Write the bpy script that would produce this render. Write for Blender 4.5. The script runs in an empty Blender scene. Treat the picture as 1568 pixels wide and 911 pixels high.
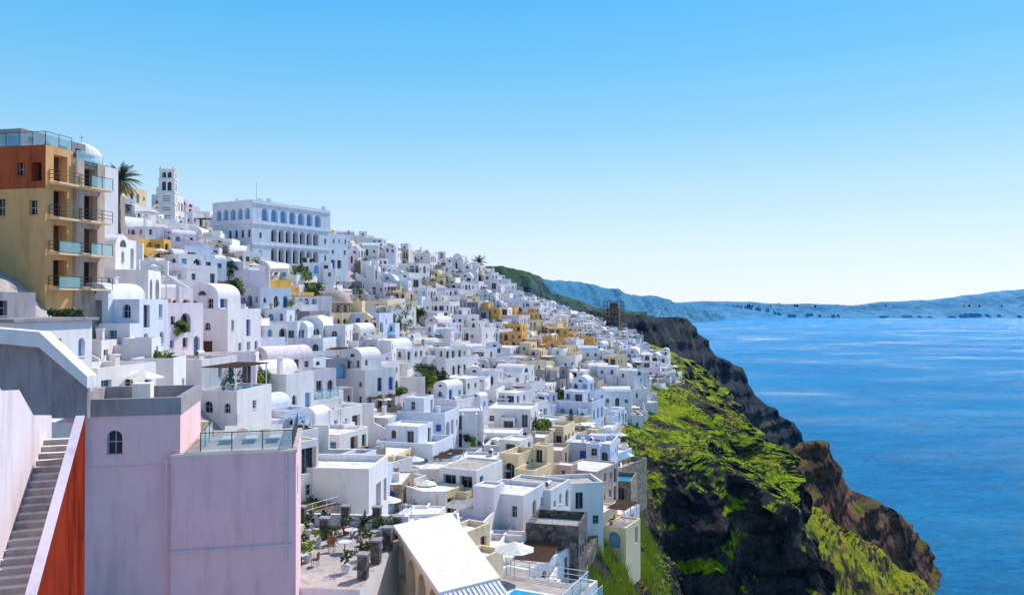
import bpy, math, random
from mathutils import Vector, noise, Matrix
R=random.Random(7)
scene=bpy.context.scene
CAMZ=220.0; F=1219.6
def P(px,py,d): return Vector(((px-784)/F*d, d, CAMZ-(py-465)/F*d))

# ------------------------------------------------------------ materials
MATS=[];MI={}
def newmat(name):
    m=bpy.data.materials.new(name); m.use_nodes=True
    MI[name]=len(MATS); MATS.append(m)
    nt=m.node_tree; b=nt.nodes['Principled BSDF']
    return m,nt,b
def N(nt,t,**k):
    n=nt.nodes.new(t)
    for a,v in k.items(): setattr(n,a,v)
    return n
def ramp(nt,fac,stops):
    r=N(nt,'ShaderNodeValToRGB'); e=r.color_ramp.elements
    while len(e)<len(stops): e.new(0.5)
    for i,(p,c) in enumerate(stops):
        e[i].position=p; e[i].color=(c[0],c[1],c[2],1) if not isinstance(c,(int,float)) else (c,c,c,1)
    nt.links.new(fac,r.inputs[0]); return r.outputs[0]
def noisen(nt,vec,scale,detail=5,rough=0.55,stretch=None):
    if stretch:
        mp=N(nt,'ShaderNodeMapping'); mp.inputs['Scale'].default_value=stretch
        nt.links.new(vec,mp.inputs[0]); vec=mp.outputs[0]
    n=N(nt,'ShaderNodeTexNoise'); n.inputs['Scale'].default_value=scale
    n.inputs['Detail'].default_value=detail; n.inputs['Roughness'].default_value=rough
    nt.links.new(vec,n.inputs['Vector']); return n.outputs['Fac']
def mix(nt,fac,a,b,mode='MIX'):
    m=N(nt,'ShaderNodeMix',data_type='RGBA',blend_type=mode)
    for s,v in ((m.inputs[0],fac),(m.inputs[6],a),(m.inputs[7],b)):
        if isinstance(v,(int,float)): s.default_value=v
        elif isinstance(v,tuple): s.default_value=(v[0],v[1],v[2],1)
        else: nt.links.new(v,s)
    return m.outputs[2]
def bump(nt,b,h,st,dist):
    n=N(nt,'ShaderNodeBump'); n.inputs['Strength'].default_value=st; n.inputs['Distance'].default_value=dist
    nt.links.new(h,n.inputs['Height']); nt.links.new(n.outputs[0],b.inputs['Normal'])
def plaster(name,c,dirt=0.25,rough=0.9,var=0.10,spec=0.08):
    m,nt,b=newmat(name)
    g=N(nt,'ShaderNodeNewGeometry').outputs['Position']
    f1=ramp(nt,noisen(nt,g,0.5,6,0.6),[(0.3,1-dirt*0.5),(0.65,1.0)])
    f2=ramp(nt,noisen(nt,g,1.2,5,0.7,(1,1,0.16)),[(0.33,1-dirt),(0.52,1.0)])
    oi=N(nt,'ShaderNodeObjectInfo')
    f3=ramp(nt,oi.outputs['Random'],[(0,(1-var,1-var*1.1,1-var*0.7)),(0.5,(1,0.98,0.95)),(1,(0.96,0.965,1))])
    x=mix(nt,1.0,c,f1,'MULTIPLY'); x=mix(nt,1.0,x,f2,'MULTIPLY'); x=mix(nt,1.0,x,f3,'MULTIPLY')
    nt.links.new(x,b.inputs['Base Color']); b.inputs['Roughness'].default_value=rough
    b.inputs['Specular IOR Level'].default_value=spec
    bump(nt,b,noisen(nt,g,4,6,0.6),0.25,0.05)
def simple(name,c,rough=0.6,metal=0,c2=None,scale=3):
    m,nt,b=newmat(name)
    g=N(nt,'ShaderNodeNewGeometry').outputs['Position']
    c2=c2 or tuple(v*0.75 for v in c)
    x=ramp(nt,noisen(nt,g,scale,4),[(0.35,c2),(0.65,c)])
    nt.links.new(x,b.inputs['Base Color']); b.inputs['Roughness'].default_value=rough; b.inputs['Metallic'].default_value=metal
def stone(name,c1,c2,sc):
    m,nt,b=newmat(name)
    g=N(nt,'ShaderNodeNewGeometry').outputs['Position']
    v=N(nt,'ShaderNodeTexVoronoi'); v.inputs['Scale'].default_value=sc; nt.links.new(g,v.inputs['Vector'])
    v2=N(nt,'ShaderNodeTexVoronoi',feature='DISTANCE_TO_EDGE'); v2.inputs['Scale'].default_value=sc; nt.links.new(g,v2.inputs['Vector'])
    x=ramp(nt,v.outputs['Color'],[(0.1,c1),(0.9,c2)])
    e=ramp(nt,v2.outputs['Distance'],[(0.02,0.45),(0.08,1.0)])
    x=mix(nt,1.0,x,e,'MULTIPLY'); nt.links.new(x,b.inputs['Base Color']); b.inputs['Roughness'].default_value=0.9
    bump(nt,b,e,0.6,0.05)
plaster('white_plaster',(0.85,0.80,0.79),0.16)
plaster('blue_white_plaster',(0.73,0.76,0.85),0.18)
plaster('lilac_plaster',(0.80,0.69,0.75),0.22)
plaster('cream_plaster',(0.85,0.67,0.44),0.2)
plaster('ochre_plaster',(0.82,0.48,0.13),0.25)
plaster('pink_plaster',(0.92,0.60,0.65),0.17)
plaster('red_plaster',(0.27,0.035,0.018),0.5,1.0,.05,0.0)
plaster('brick_red_plaster',(0.48,0.11,0.05),0.3,1.0,.05,0.0)
plaster('tan_plaster',(0.80,0.45,0.20),0.2)
plaster('old_plaster',(0.62,0.48,0.41),0.45)
plaster('grey_plaster',(0.36,0.33,0.36),0.35)
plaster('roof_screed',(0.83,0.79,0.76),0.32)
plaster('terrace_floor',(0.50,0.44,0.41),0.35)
stone('lava_stone',(0.05,0.045,0.05),(0.20,0.17,0.16),2.2)
stone('warm_stone',(0.24,0.17,0.12),(0.46,0.35,0.25),2.0)
simple('dark_glass',(0.016,0.022,0.04),0.15)
simple('blue_glass',(0.03,0.20,0.32),0.12)
simple('blue_paint',(0.01,0.12,0.48),0.5)
simple('pale_blue_paint',(0.15,0.42,0.72),0.5)
simple('brown_wood',(0.12,0.055,0.025),0.6)
simple('window_frame',(0.5,0.55,0.62),0.5)
simple('white_metal',(0.72,0.72,0.74),0.4)
simple('dark_metal',(0.05,0.05,0.06),0.4)
simple('canvas',(0.80,0.76,0.68),0.9)
simple('bark',(0.11,0.08,0.055),0.95,0,None,6)
simple('leaf',(0.045,0.10,0.014),0.6,0,(0.018,0.042,0.010),2)
simple('leaf_light',(0.26,0.35,0.012),0.6,0,(0.11,0.20,0.010),2)
simple('leaf_dry',(0.42,0.32,0.05),0.8,0,(0.20,0.15,0.04),2)
simple('reed',(0.42,0.46,0.02),0.8,0,(0.22,0.30,0.015),1)
simple('palm_leaf',(0.06,0.09,0.022),0.55,0,(0.03,0.045,0.015),2)
simple('flower_red',(0.5,0.03,0.03),0.6)
simple('pool_water',(0.02,0.36,0.62),0.05)
simple('terracotta',(0.34,0.13,0.07),0.9)
m,nt,b=newmat('rail_glass'); b.inputs['Base Color'].default_value=(0.30,0.65,0.72,1); b.inputs['Roughness'].default_value=0.08
b.inputs['Alpha'].default_value=0.5
def rockgrass(name,r1,r2,r3,g1,g2,g3,thr,sc=0.05,fine=1.0,bd=1.2,con=1.0,amp=1.5):
    m,nt,b=newmat(name)
    ge=N(nt,'ShaderNodeNewGeometry'); g=ge.outputs['Position']
    sep=N(nt,'ShaderNodeSeparateXYZ'); nt.links.new(ge.outputs['Normal'],sep.inputs[0])
    a=noisen(nt,g,sc*1.5,8,0.65); c=noisen(nt,g,sc*5,6,0.6)
    strat=noisen(nt,g,sc*3,7,0.7,(0.35,0.35,2.6))
    rock=mix(nt,ramp(nt,strat,[(0.40,0.0),(0.60,1.0)]),r1,r2)
    rock=mix(nt,ramp(nt,a,[(0.5,0.0),(0.64,1.0)]),rock,r3)
    mu=noisen(nt,g,sc*14*fine,7,0.75)
    lo=1-.6*con
    crack=ramp(nt,noisen(nt,g,sc*5,7,0.7,(1,1,0.3)),[(0.38,lo),(0.5,1.0)])
    rock=mix(nt,1.0,rock,ramp(nt,mu,[(0.35,lo),(0.62,1.25)]),'MULTIPLY')
    rock=mix(nt,1.0,rock,crack,'MULTIPLY')
    gr=mix(nt,ramp(nt,c,[(0.36,0.0),(0.6,1.0)]),g1,g2)
    gr=mix(nt,ramp(nt,noisen(nt,g,sc*2.6,6,0.7),[(0.52,0.0),(0.62,1.0)]),gr,g3)
    gr=mix(nt,1.0,gr,ramp(nt,noisen(nt,g,sc*30*fine,5,0.75),[(0.35,lo),(0.6,1.2)]),'MULTIPLY')
    ad=N(nt,'ShaderNodeMath',operation='ADD'); nt.links.new(sep.outputs['Z'],ad.inputs[0])
    mm=N(nt,'ShaderNodeMath',operation='MULTIPLY_ADD'); nt.links.new(a,mm.inputs[0]); mm.inputs[1].default_value=amp; mm.inputs[2].default_value=-amp/2
    nt.links.new(mm.outputs[0],ad.inputs[1])
    fac=ramp(nt,ad.outputs[0],[(thr-0.04,0.0),(thr+0.05,1.0)])
    nt.links.new(mix(nt,fac,rock,gr),b.inputs['Base Color']); b.inputs['Roughness'].default_value=0.95
    b.inputs['Specular IOR Level'].default_value=0.1
    bump(nt,b,mu,1.0,bd)
rockgrass('cliff_ground',(0.022,0.023,0.034),(0.065,0.058,0.062),(0.13,0.095,0.075),(0.09,0.18,0.006),(0.32,0.41,0.010),(0.28,0.20,0.035),0.76,0.05,1,1.0,1.1,2.4)
rockgrass('brown_cliff',(0.07,0.045,0.04),(0.20,0.11,0.08),(0.36,0.16,0.10),(0.06,0.09,0.012),(0.16,0.19,0.015),(0.16,0.11,0.05),0.84,0.022,1,3,.8)
rockgrass('grass_slope',(0.05,0.045,0.035),(0.13,0.09,0.05),(0.1,0.08,0.06),(0.14,0.22,0.008),(0.38,0.38,0.012),(0.32,0.19,0.04),0.50,0.035,1,2)
rockgrass('hazy_dark_cliff',(0.028,0.042,0.066),(0.065,0.075,0.095),(0.11,0.10,0.095),(0.04,0.075,0.03),(0.08,0.11,0.035),(0.10,0.09,0.065),0.85,0.014,1,5,.8)  # bluish rock and grass colours include painted distance haze
rockgrass('hazy_hill',(0.03,0.07,0.10),(0.06,0.11,0.13),(0.09,0.13,0.13),(0.03,0.075,0.045),(0.055,0.11,0.05),(0.10,0.13,0.10),0.6,0.006,.5,4,.6)  # blue-green tint of distance haze put into the base colours
rockgrass('hazy_coast',(0.03,0.16,0.30),(0.05,0.20,0.35),(0.08,0.23,0.36),(0.04,0.18,0.28),(0.06,0.21,0.31),(0.10,0.24,0.33),0.6,0.0015,.5,4,.3)  # aerial haze painted in as blue base colours
rockgrass('hazy_island',(0.04,0.20,0.42),(0.06,0.25,0.47),(0.09,0.28,0.49),(0.06,0.24,0.43),(0.08,0.28,0.46),(0.12,0.3,0.47),0.6,0.0012,.5,4,.25)  # haze painted into the colours again, bluer for the farther land
plaster('town_ground',(0.50,0.44,0.41),0.45)

# ------------------------------------------------------------ mesh builder
class MB:
    def __init__(s): s.v=[];s.f=[];s.m=[]
    def face(s,pts,m):
        n=len(s.v); s.v.extend([tuple(p) for p in pts]); s.f.append(tuple(range(n,n+len(pts)))); s.m.append(MI[m])
    def box(s,x0,x1,y0,y1,z0,z1,m,top=None):
        c=[(x0,y0,z0),(x1,y0,z0),(x1,y1,z0),(x0,y1,z0),(x0,y0,z1),(x1,y0,z1),(x1,y1,z1),(x0,y1,z1)]
        for q,mm in (((0,1,5,4),m),((1,2,6,5),m),((2,3,7,6),m),((3,0,4,7),m),((4,5,6,7),top or m),((3,2,1,0),m)):
            s.face([c[i] for i in q],mm)
    def cyl(s,p0,p1,r0,r1,m,n=8,cap=True):
        p0=Vector(p0);p1=Vector(p1);a=(p1-p0).normalized()
        t=Vector((1,0,0)) if abs(a.x)<0.8 else Vector((0,1,0))
        u=a.cross(t).normalized(); w=a.cross(u)
        A=[p0+(u*math.cos(2*math.pi*i/n)+w*math.sin(2*math.pi*i/n))*r0 for i in range(n)]
        B=[p1+(u*math.cos(2*math.pi*i/n)+w*math.sin(2*math.pi*i/n))*r1 for i in range(n)]
        for i in range(n):
            j=(i+1)%n; s.face([A[j],A[i],B[i],B[j]],m)
        if cap: s.face(B[::-1],m)
    def dome(s,c,r,m,n=20,k=7,zs=1.0):
        c=Vector(c)
        def q(i,j):
            a=2*math.pi*i/n;t=math.pi/2*j/k
            return c+Vector((math.cos(a)*math.cos(t)*r,math.sin(a)*math.cos(t)*r,math.sin(t)*r*zs))
        for i in range(n):
            for j in range(k): s.face([q(i,j),q(i+1,j),q(i+1,j+1),q(i,j+1)][:4 if j<k-1 else 3],m)
    def prism(s,pts,off,m,side=None):
        a=[Vector(p) for p in pts]; o=Vector(off); b_=[p+o for p in a]
        s.face(a,m); s.face(b_[::-1],m)
        for i in range(len(a)):
            j=(i+1)%len(a); s.face([a[j],a[i],b_[i],b_[j]],side or m)
    def wall(s,o,u,W,z0,z1,ops,m,rev=0.28):
        ox,oy=o;ux,uy=u; nx,ny=uy,-ux
        def p(a,z,dp=0): return (ox+ux*a-nx*dp, oy+uy*a-ny*dp, z)
        us=sorted(set([0,W]+[q[0] for q in ops]+[q[1] for q in ops]))
        vs=sorted(set([z0,z1]+[q[2] for q in ops]+[q[3] for q in ops]))
        for i in range(len(us)-1):
            for j in range(len(vs)-1):
                a,b_=us[i],us[i+1];c,d=vs[j],vs[j+1]
                if any(q[0]-1e-6<=a and b_<=q[1]+1e-6 and q[2]-1e-6<=c and d<=q[3]+1e-6 for q in ops): continue
                s.face([p(a,c),p(b_,c),p(b_,d),p(a,d)],m)
        for q in ops:
            a,b_,c,d,kind,pane=q[:6]; dp=q[6] if len(q)>6 else rev
            r=(b_-a)/2; vsz=d-r if kind=='arch' else d
            s.face([p(a,c),p(a,vsz),p(a,vsz,dp),p(a,c,dp)][::-1],m)
            s.face([p(b_,c),p(b_,c,dp),p(b_,vsz,dp),p(b_,vsz)][::-1],m)
            s.face([p(a,c),p(b_,c),p(b_,c,dp),p(a,c,dp)][::-1],m)
            if kind=='arch':
                n=8; um=(a+b_)/2
                arc=[(um-r*math.cos(math.pi*i/n),vsz+r*math.sin(math.pi*i/n)) for i in range(n+1)]
                for i in range(n):
                    x0,y0=arc[i];x1,y1=arc[i+1]
                    s.face([p(x0,y0),p(x1,y1),p(x1,d),p(x0,d)],m)
                    s.face([p(x0,y0),p(x0,y0,dp),p(x1,y1,dp),p(x1,y1)][::-1],m)
            else:
                s.face([p(a,d),p(b_,d),p(b_,d,dp),p(a,d,dp)],m)
            s.face([p(a,c,dp),p(b_,c,dp),p(b_,d,dp),p(a,d,dp)],pane)
            if dp<0.6 and pane in('dark_glass','blue_glass'):
                t=0.05
                def bar(a0,a1,c0,c1):
                    s.face([p(a0,c0,dp-.04),p(a1,c0,dp-.04),p(a1,c1,dp-.04),p(a0,c1,dp-.04)],'window_frame')
                bar((a+b_)/2-t/2,(a+b_)/2+t/2,c,d); 
                if d-c<1.6: bar(a,b_,(c+d)/2-t/2,(c+d)/2+t/2)
                bar(a,a+t,c,d);bar(b_-t,b_,c,d)
            if dp<0.6 and d-c<1.6:
                A=[p(a-.06,c-.07,-.06),p(b_+.06,c-.07,-.06),p(b_+.06,c-.003,-.06),p(a-.06,c-.003,-.06)]
                s.face(A,m); s.face([A[3],A[2],p(b_+.06,c-.003,0),p(a-.06,c-.003,0)],m)
    def roof(s,x0,x1,y0,y1,h,par,m,rm,t=0.22):
        H=h+par
        o=[(x0,y0),(x1,y0),(x1,y1),(x0,y1)];i_=[(x0+t,y0+t),(x1-t,y0+t),(x1-t,y1-t),(x0+t,y1-t)]
        for k in range(4):
            l=(k+1)%4
            s.face([(*o[k],H),(*o[l],H),(*i_[l],H),(*i_[k],H)],m)
            s.face([(*i_[k],H),(*i_[l],H),(*i_[l],h),(*i_[k],h)],m)
        s.face([(*q,h) for q in i_],rm)
    def vol(s,x0,x1,y0,y1,zb,zf,h,m,rng,par=0.4,rm='roof_screed',dens=0.85,nof='',vault=False,arch=0.3,flip=False):
        fl=max(1,int(round((h-zf)/3.0)))
        fh=(h-zf)/fl; H=h if vault else h+par
        for key,o,u,W in (('F',(x0,y0),(1,0),x1-x0),('R',(x1,y0),(0,1),y1-y0),('B',(x1,y1),(-1,0),x1-x0),('L',(x0,y1),(0,-1),y1-y0)):
            ops=[]
            if key not in nof and key!='B':
                n=max(1,int(W/1.85)); sw=W/n
                for k in range(fl):
                    for i in range(n):
                        if rng.random()>dens: continue
                        c=sw*(i+.5)+rng.uniform(-.2,.2); z=zf+k*fh
                        rr=rng.random(); kind='arch' if rng.random()<arch else 'rect'
                        pane=rng.choice(['dark_glass']*7+['blue_glass','blue_paint','brown_wood','pale_blue_paint'])
                        if rr<0.36 : w_,a,b_=1.05,0.05,min(2.2,fh-.4)
                        elif rr<0.82: w_,a,b_=rng.uniform(.6,.95),.95,min(.95+rng.uniform(.8,1.25),fh-.35)
                        else: w_,a,b_=min(1.7,sw*.8),0.05,min(2.3,fh-.35)
                        w_=min(w_,sw*.8)
                        if c-w_/2<.25 or c+w_/2>W-.25: continue
                        ops.append((c-w_/2,c+w_/2,z+a,z+b_,kind,pane,.3 if rr<.82 else .55))
            s.wall(o,u,W,zb,H,ops,m)
        if vault:
            n=12;k=0.75
            if flip:
                r=(y1-y0)/2;cy=(y0+y1)/2
                q=[(cy-r*math.cos(math.pi*i/n),h+k*r*math.sin(math.pi*i/n)) for i in range(n+1)]
                for i in range(n):
                    s.face([(x0,q[i][0],q[i][1]),(x0,q[i+1][0],q[i+1][1]),(x1,q[i+1][0],q[i+1][1]),(x1,q[i][0],q[i][1])],m)
                    s.face([(x1,cy,h),(x1,q[i+1][0],q[i+1][1]),(x1,q[i][0],q[i][1])],m)
                    s.face([(x0,cy,h),(x0,q[i][0],q[i][1]),(x0,q[i+1][0],q[i+1][1])],m)
                rr=.42*r
                s.face([(x1+.03,cy-rr*math.cos(math.pi*i/8),h+.1+rr*math.sin(math.pi*i/8)) for i in range(9)],'dark_glass')
            else:
                r=(x1-x0)/2;cx=(x0+x1)/2
                q=[(cx-r*math.cos(math.pi*i/n),h+k*r*math.sin(math.pi*i/n)) for i in range(n+1)]
                for i in range(n):
                    s.face([(q[i][0],y0,q[i][1]),(q[i+1][0],y0,q[i+1][1]),(q[i+1][0],y1,q[i+1][1]),(q[i][0],y1,q[i][1])][::-1],m)
                    s.face([(cx,y0,h),(q[i+1][0],y0,q[i+1][1]),(q[i][0],y0,q[i][1])],m)
                    s.face([(cx,y1,h),(q[i][0],y1,q[i][1]),(q[i+1][0],y1,q[i+1][1])],m)
                rr=0.42*r/2+.1
                pts=[(cx-rr*math.cos(math.pi*i/8),y0-.03,h+.1+rr*math.sin(math.pi*i/8)) for i in range(9)]
                s.face(pts[::-1],'dark_glass')
        else: s.roof(x0,x1,y0,y1,h,par,m,rm)
    def stairs(s,x0,x1,ya,za,yb,zb,m,base=None):
        n=max(2,int(abs(zb-za)/0.18)); 
        for i in range(n):
            y0=ya+(yb-ya)*i/n; y1=ya+(yb-ya)*(i+1)/n; z=za+(zb-za)*(i+1)/n
            s.box(x0,x1,min(y0,y1),max(y0,y1),(base if base is not None else z-1.2),z,m)
    def rail(s,x0,y0,x1,y1,z,h=1.0,m='white_metal',glass=False):
        L=math.hypot(x1-x0,y1-y0); n=max(1,int(L/1.3))
        for i in range(n+1):
            a=i/n; s.cyl((x0+(x1-x0)*a,y0+(y1-y0)*a,z),(x0+(x1-x0)*a,y0+(y1-y0)*a,z+h),.03,.03,m,5)
        for hh in ([h] if glass else [h,h*.66,h*.33]): s.cyl((x0,y0,z+hh),(x1,y1,z+hh),.03,.03,m,5)
        if glass: s.face([(x0,y0,z+.08),(x1,y1,z+.08),(x1,y1,z+h-.06),(x0,y0,z+h-.06)],'rail_glass')
    def leaves(s,c,r,n,m,sz=0.16,rng=R,zs=0.8):
        for _ in range(n):
            v=Vector((rng.gauss(0,1),rng.gauss(0,1),rng.gauss(0,1)));v.normalize(); v*=r*(rng.random()**0.4); v.z*=zs
            p=Vector(c)+v
            a=Vector((rng.uniform(-1,1),rng.uniform(-1,1),rng.uniform(-1,1))).normalized()*sz*rng.uniform(.6,1.4)
            b_=a.cross(Vector((rng.uniform(-1,1),rng.uniform(-1,1),rng.uniform(-1,1)))).normalized()*sz*.6
            s.face([p-a,p+b_,p+a,p-b_],m)
    def pot(s,x,y,z,m='leaf',sc=1.0,rng=R):
        s.cyl((x,y,z),(x,y,z+.45*sc),.18*sc,.26*sc,rng.choice(['terracotta','white_metal','white_metal']),8)
        s.leaves((x,y,z+.85*sc),.42*sc,40,m,.14*sc,rng)
    def parasol(s,cx,cy,tz,m='canvas'):
        s.cyl((cx,cy,tz),(cx,cy,tz+2.4),.03,.03,'white_metal',5)
        q=[(cx+1.4*math.cos(k*math.pi/4),cy+1.4*math.sin(k*math.pi/4),tz+2.05) for k in range(8)]
        for k in range(8): s.face([q[k],q[(k+1)%8],(cx,cy,tz+2.6)],m)
    def obj(s,name,loc=(0,0,0),yaw=0,smooth=False):
        me=bpy.data.meshes.new(name); me.from_pydata(s.v,[],s.f)
        used=sorted(set(s.m)); rm={u:i for i,u in enumerate(used)}
        for u in used: me.materials.append(MATS[u])
        me.polygons.foreach_set('material_index',[rm[u] for u in s.m])
        if smooth: me.polygons.foreach_set('use_smooth',[True]*len(s.f))
        me.update(); o=bpy.data.objects.new(name,me); scene.collection.objects.link(o)
        o.location=loc; o.rotation_euler=(0,0,math.radians(yaw)); return o

# ------------------------------------------------------------ terrain
ST=[
(-60,[(-500,215),(-80,240),(-40,220),(-15,196),(5,188),(15,175),(30,160),(60,80),(110,-8)]),
(20, [(-500,215),(-80,241),(-38,222),(-14,198),(3,188),(14,176),(30,160),(60,80),(110,-8)]),
(60, [(-500,215),(-82,243),(-40,222),(-18,199),(3,189),(14,178),(30,155),(62,80),(115,-8)]),
(90, [(-500,215),(-86,242),(-46,221),(-18,198),(7,190),(18,178),(35,153),(62,80),(115,-8)]),
(120,[(-500,215),(-88,241),(-50,219),(-18,199),(13,190),(25,175),(38,146),(62,75),(118,-8)]),
(150,[(-500,215),(-90,242),(-54,223.5),(-17,202),(18,190.5),(30,169),(43,137),(66,70),(120,-8)]),
(172,[(-500,215),(-90,242),(-56,226),(-17,203.5),(21.5,191),(33,170),(48,134),(71,70),(120,-8)]),
(187,[(-500,215),(-89,241),(-57,229),(-16,204.5),(25,191),(45,184),(69,168),(80,70),(122,-8)]),
(205,[(-500,215),(-88,241),(-58,231),(-14,205),(29,191),(52,184.5),(75,168),(83,75),(125,-8)]),
(235,[(-500,215),(-80,240),(-50,232),(-8,206),(42,196),(65,187),(81,176),(90,80),(130,-8)]),
(270,[(-500,215),(-65,240),(-38,232),(5,208),(58,194),(68,184),(76,172),(92,80),(130,-8)]),
(330,[(-500,212),(-45,238),(-12,230),(20,213),(55,200),(70,186),(80,168),(100,80),(140,-8)]),
(400,[(-500,205),(-25,231),(8,221),(30,214),(55,206),(75,190),(90,165),(120,80),(170,-8)]),
(480,[(-500,200),(-10,222),(15,214),(35,208),(60,200),(85,185),(110,160),(150,80),(220,-8)]),
(620,[(-500,180),(10,205),(50,200),(80,195),(110,188),(140,175),(170,150),(220,80),(300,-8)]),
]
def prof(y):
    y=max(ST[0][0],min(ST[-1][0],y))
    for i in range(len(ST)-1):
        if y<=ST[i+1][0]: break
    a=(y-ST[i][0])/(ST[i+1][0]-ST[i][0]); a=a*a*(3-2*a)*.5+a*.5
    return [((1-a)*p[0]+a*q[0],(1-a)*p[1]+a*q[1]) for p,q in zip(ST[i][1],ST[i+1][1])]
def T(x,y):
    p=prof(y)
    if x<=p[0][0]: return p[0][1]
    for i in range(8):
        if x<=p[i+1][0]:
            a=(x-p[i][0])/(p[i+1][0]-p[i][0]); return p[i][1]*(1-a)+p[i+1][1]*a
    return -8
def fract(p,sc,oct=5):
    q=p*sc; a=Vector((0,0,0)); amp=1
    for _ in range(oct):
        a+=noise.noise_vector(q)*amp; q=q*2.03+Vector((7.1,3.3,1.7)); amp*=.55
    return a
def build_terrain():
    ts=[]
    for i,n in enumerate([8,12,16,18,36,44,70,14]):
        ts+= [i+k/n for k in range(n)]
    ts.append(8)
    ys=[]; y=-60
    while y<620:
        ys.append(y); y+= 4 if y<60 else (0.7 if 130<y<285 else (1.4 if y<290 else 4))
    V=[];Fc=[];Mm=[]
    for y in ys:
        p=prof(y)
        for t in ts:
            i=min(7,int(t)); a=t-i
            x=p[i][0]*(1-a)+p[i+1][0]*a; z=p[i][1]*(1-a)+p[i+1][1]*a
            v=Vector((x,y,z))
            if t>4:
                w=min(1,(t-4)/.7); 
                big=fract(v,1/22.,8)
                rg=noise.ridged_multi_fractal(Vector((v.x/16.,v.y/14.,v.z/50.)),0.85,2.1,7,1.0,2.0)-1.2
                st=noise.noise(Vector((v.x/40.,v.y/40.,v.z/5.)))
                amp=(2.4+2.4*min(1,max(0,t-5)))
                k=min(1,max(0,(t-4.4)))
                led=math.sin(v.z*.55+noise.noise(v*.05)*5)*.9
                v=v+Vector((big.x*amp+(rg*2.2+st*1.6+led)*k,big.y*amp-(rg*2.8+st*1.6+led)*k,big.z*amp*.7))*w
                if t>7.9: v.z=-8
            V.append(v)
    n=len(ts)
    for j in range(len(ys)-1):
        for i in range(n-1):
            Fc.append((j*n+i,j*n+i+1,(j+1)*n+i+1,(j+1)*n+i))
            t=ts[i]+.4*noise.noise(V[j*n+i]*.1)
            Mm.append(MI['town_ground'] if t<3.9 and t>0.9 and -20<ys[j]<430 else MI['cliff_ground'])
    mb=MB(); mb.v=[tuple(v) for v in V]; mb.f=Fc; mb.m=Mm
    o=mb.obj('hillside_terrain',smooth=False)
    return V,ts,ys
TV,tts,tys=build_terrain()

def loft(name,rows,nu,nv,mat,amp,sc,ridge=1.0,strata=0):
    def cat(pts,n):
        out=[];k=len(pts)-1
        for i in range(n+1):
            t=i/n*k; j=min(k-1,int(t)); a=t-j
            p0=pts[max(0,j-1)];p1=pts[j];p2=pts[j+1];p3=pts[min(k,j+2)]
            c=0.5*((2*p1)+(p2-p0)*a+(2*p0-5*p1+4*p2-p3)*a*a+(3*p1-p0-3*p2+p3)*a**3)
            l=p1.lerp(p2,a); out.append(c.lerp(l,.5))
        return out
    rr=[cat(r,nu) for r in rows]
    cols=[cat([r[i] for r in rr],nv) for i in range(nu+1)]
    mb=MB()
    for i in range(nu+1):
        for j in range(nv+1):
            v=cols[i][j]; f=fract(v,sc,7); rg=noise.ridged_multi_fractal(Vector((v.x,v.y,v.z*.4))*sc*1.2,0.9,2.1,6,1.0,2.0)-1.2
            st=noise.noise(Vector((v.x*sc*.5,v.y*sc*.5,v.z*sc*6)))*strata
            d=Vector((f.x,f.y,f.z*.6))*amp+Vector((rg*.4+st*.4,-rg-st,rg*.08))*amp*ridge*.6
            mb.v.append(tuple(v+d))
    n=nv+1
    for i in range(nu):
        for j in range(nv):
            mb.f.append((i*n+j,(i+1)*n+j,(i+1)*n+j+1,i*n+j+1)); mb.m.append(MI[mat])
    return mb.obj(name)
def spur(name,ridge_pts,front,back,nu,nv,mat,amp,sc,ridge=1.0,mid=(0.5,0.45),strata=0):
    rd=[P(*p) for p in ridge_pts]
    fr=[];bk=[];md=[]
    for i,p in enumerate(rd):
        h=p.z+12
        f=Vector((p.x+front[0]*h,p.y+front[1]*h,-12)); b_=Vector((p.x+back[0]*h,p.y+back[1]*h,-12))
        m_=Vector((p.x+(f.x-p.x)*mid[1],p.y+(f.y-p.y)*mid[1],p.z+(f.z-p.z)*mid[0]))
        fr.append(f);bk.append(b_);md.append(m_)
    return loft(name,[fr,md,rd,bk],nu,nv,mat,amp,sc,ridge,strata)
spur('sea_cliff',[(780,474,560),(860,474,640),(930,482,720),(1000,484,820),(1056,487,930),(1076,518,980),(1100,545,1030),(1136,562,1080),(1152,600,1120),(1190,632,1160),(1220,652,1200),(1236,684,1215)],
     (0.02,-.6),(0.1,1.0),240,120,'hazy_dark_cliff',6,1/80.,1.4,(.55,.35),1.3)
spur('rocky_headland',[(1080,640,400),(1150,688,440),(1200,694,480),(1240,674,520),(1268,676,530),(1294,740,555),(1340,766,590),(1390,795,625),(1418,834,645),(1434,866,655),(1442,895,660)],
     (0.1,-0.6),(0.1,.8),240,120,'brown_cliff',3.8,1/42.,1.6,(.55,.35),1.4)
spur('grassy_slope',[(1120,700,270),(1225,764,310),(1300,812,350),(1370,860,385),(1420,898,410),(1480,958,440)],
     (-0.1,-1.3),(0.35,.7),160,90,'grass_slope',2.6,1/22.,.9)
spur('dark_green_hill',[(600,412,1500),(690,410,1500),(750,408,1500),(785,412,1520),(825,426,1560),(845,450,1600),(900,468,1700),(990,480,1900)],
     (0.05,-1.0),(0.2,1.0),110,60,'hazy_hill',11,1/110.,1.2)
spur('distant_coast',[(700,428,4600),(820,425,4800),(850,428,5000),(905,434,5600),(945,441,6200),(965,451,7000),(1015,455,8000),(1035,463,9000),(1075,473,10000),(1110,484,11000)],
     (0.05,-1.6),(0.2,1.0),140,60,'hazy_coast',26,1/400.,1.2)
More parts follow.
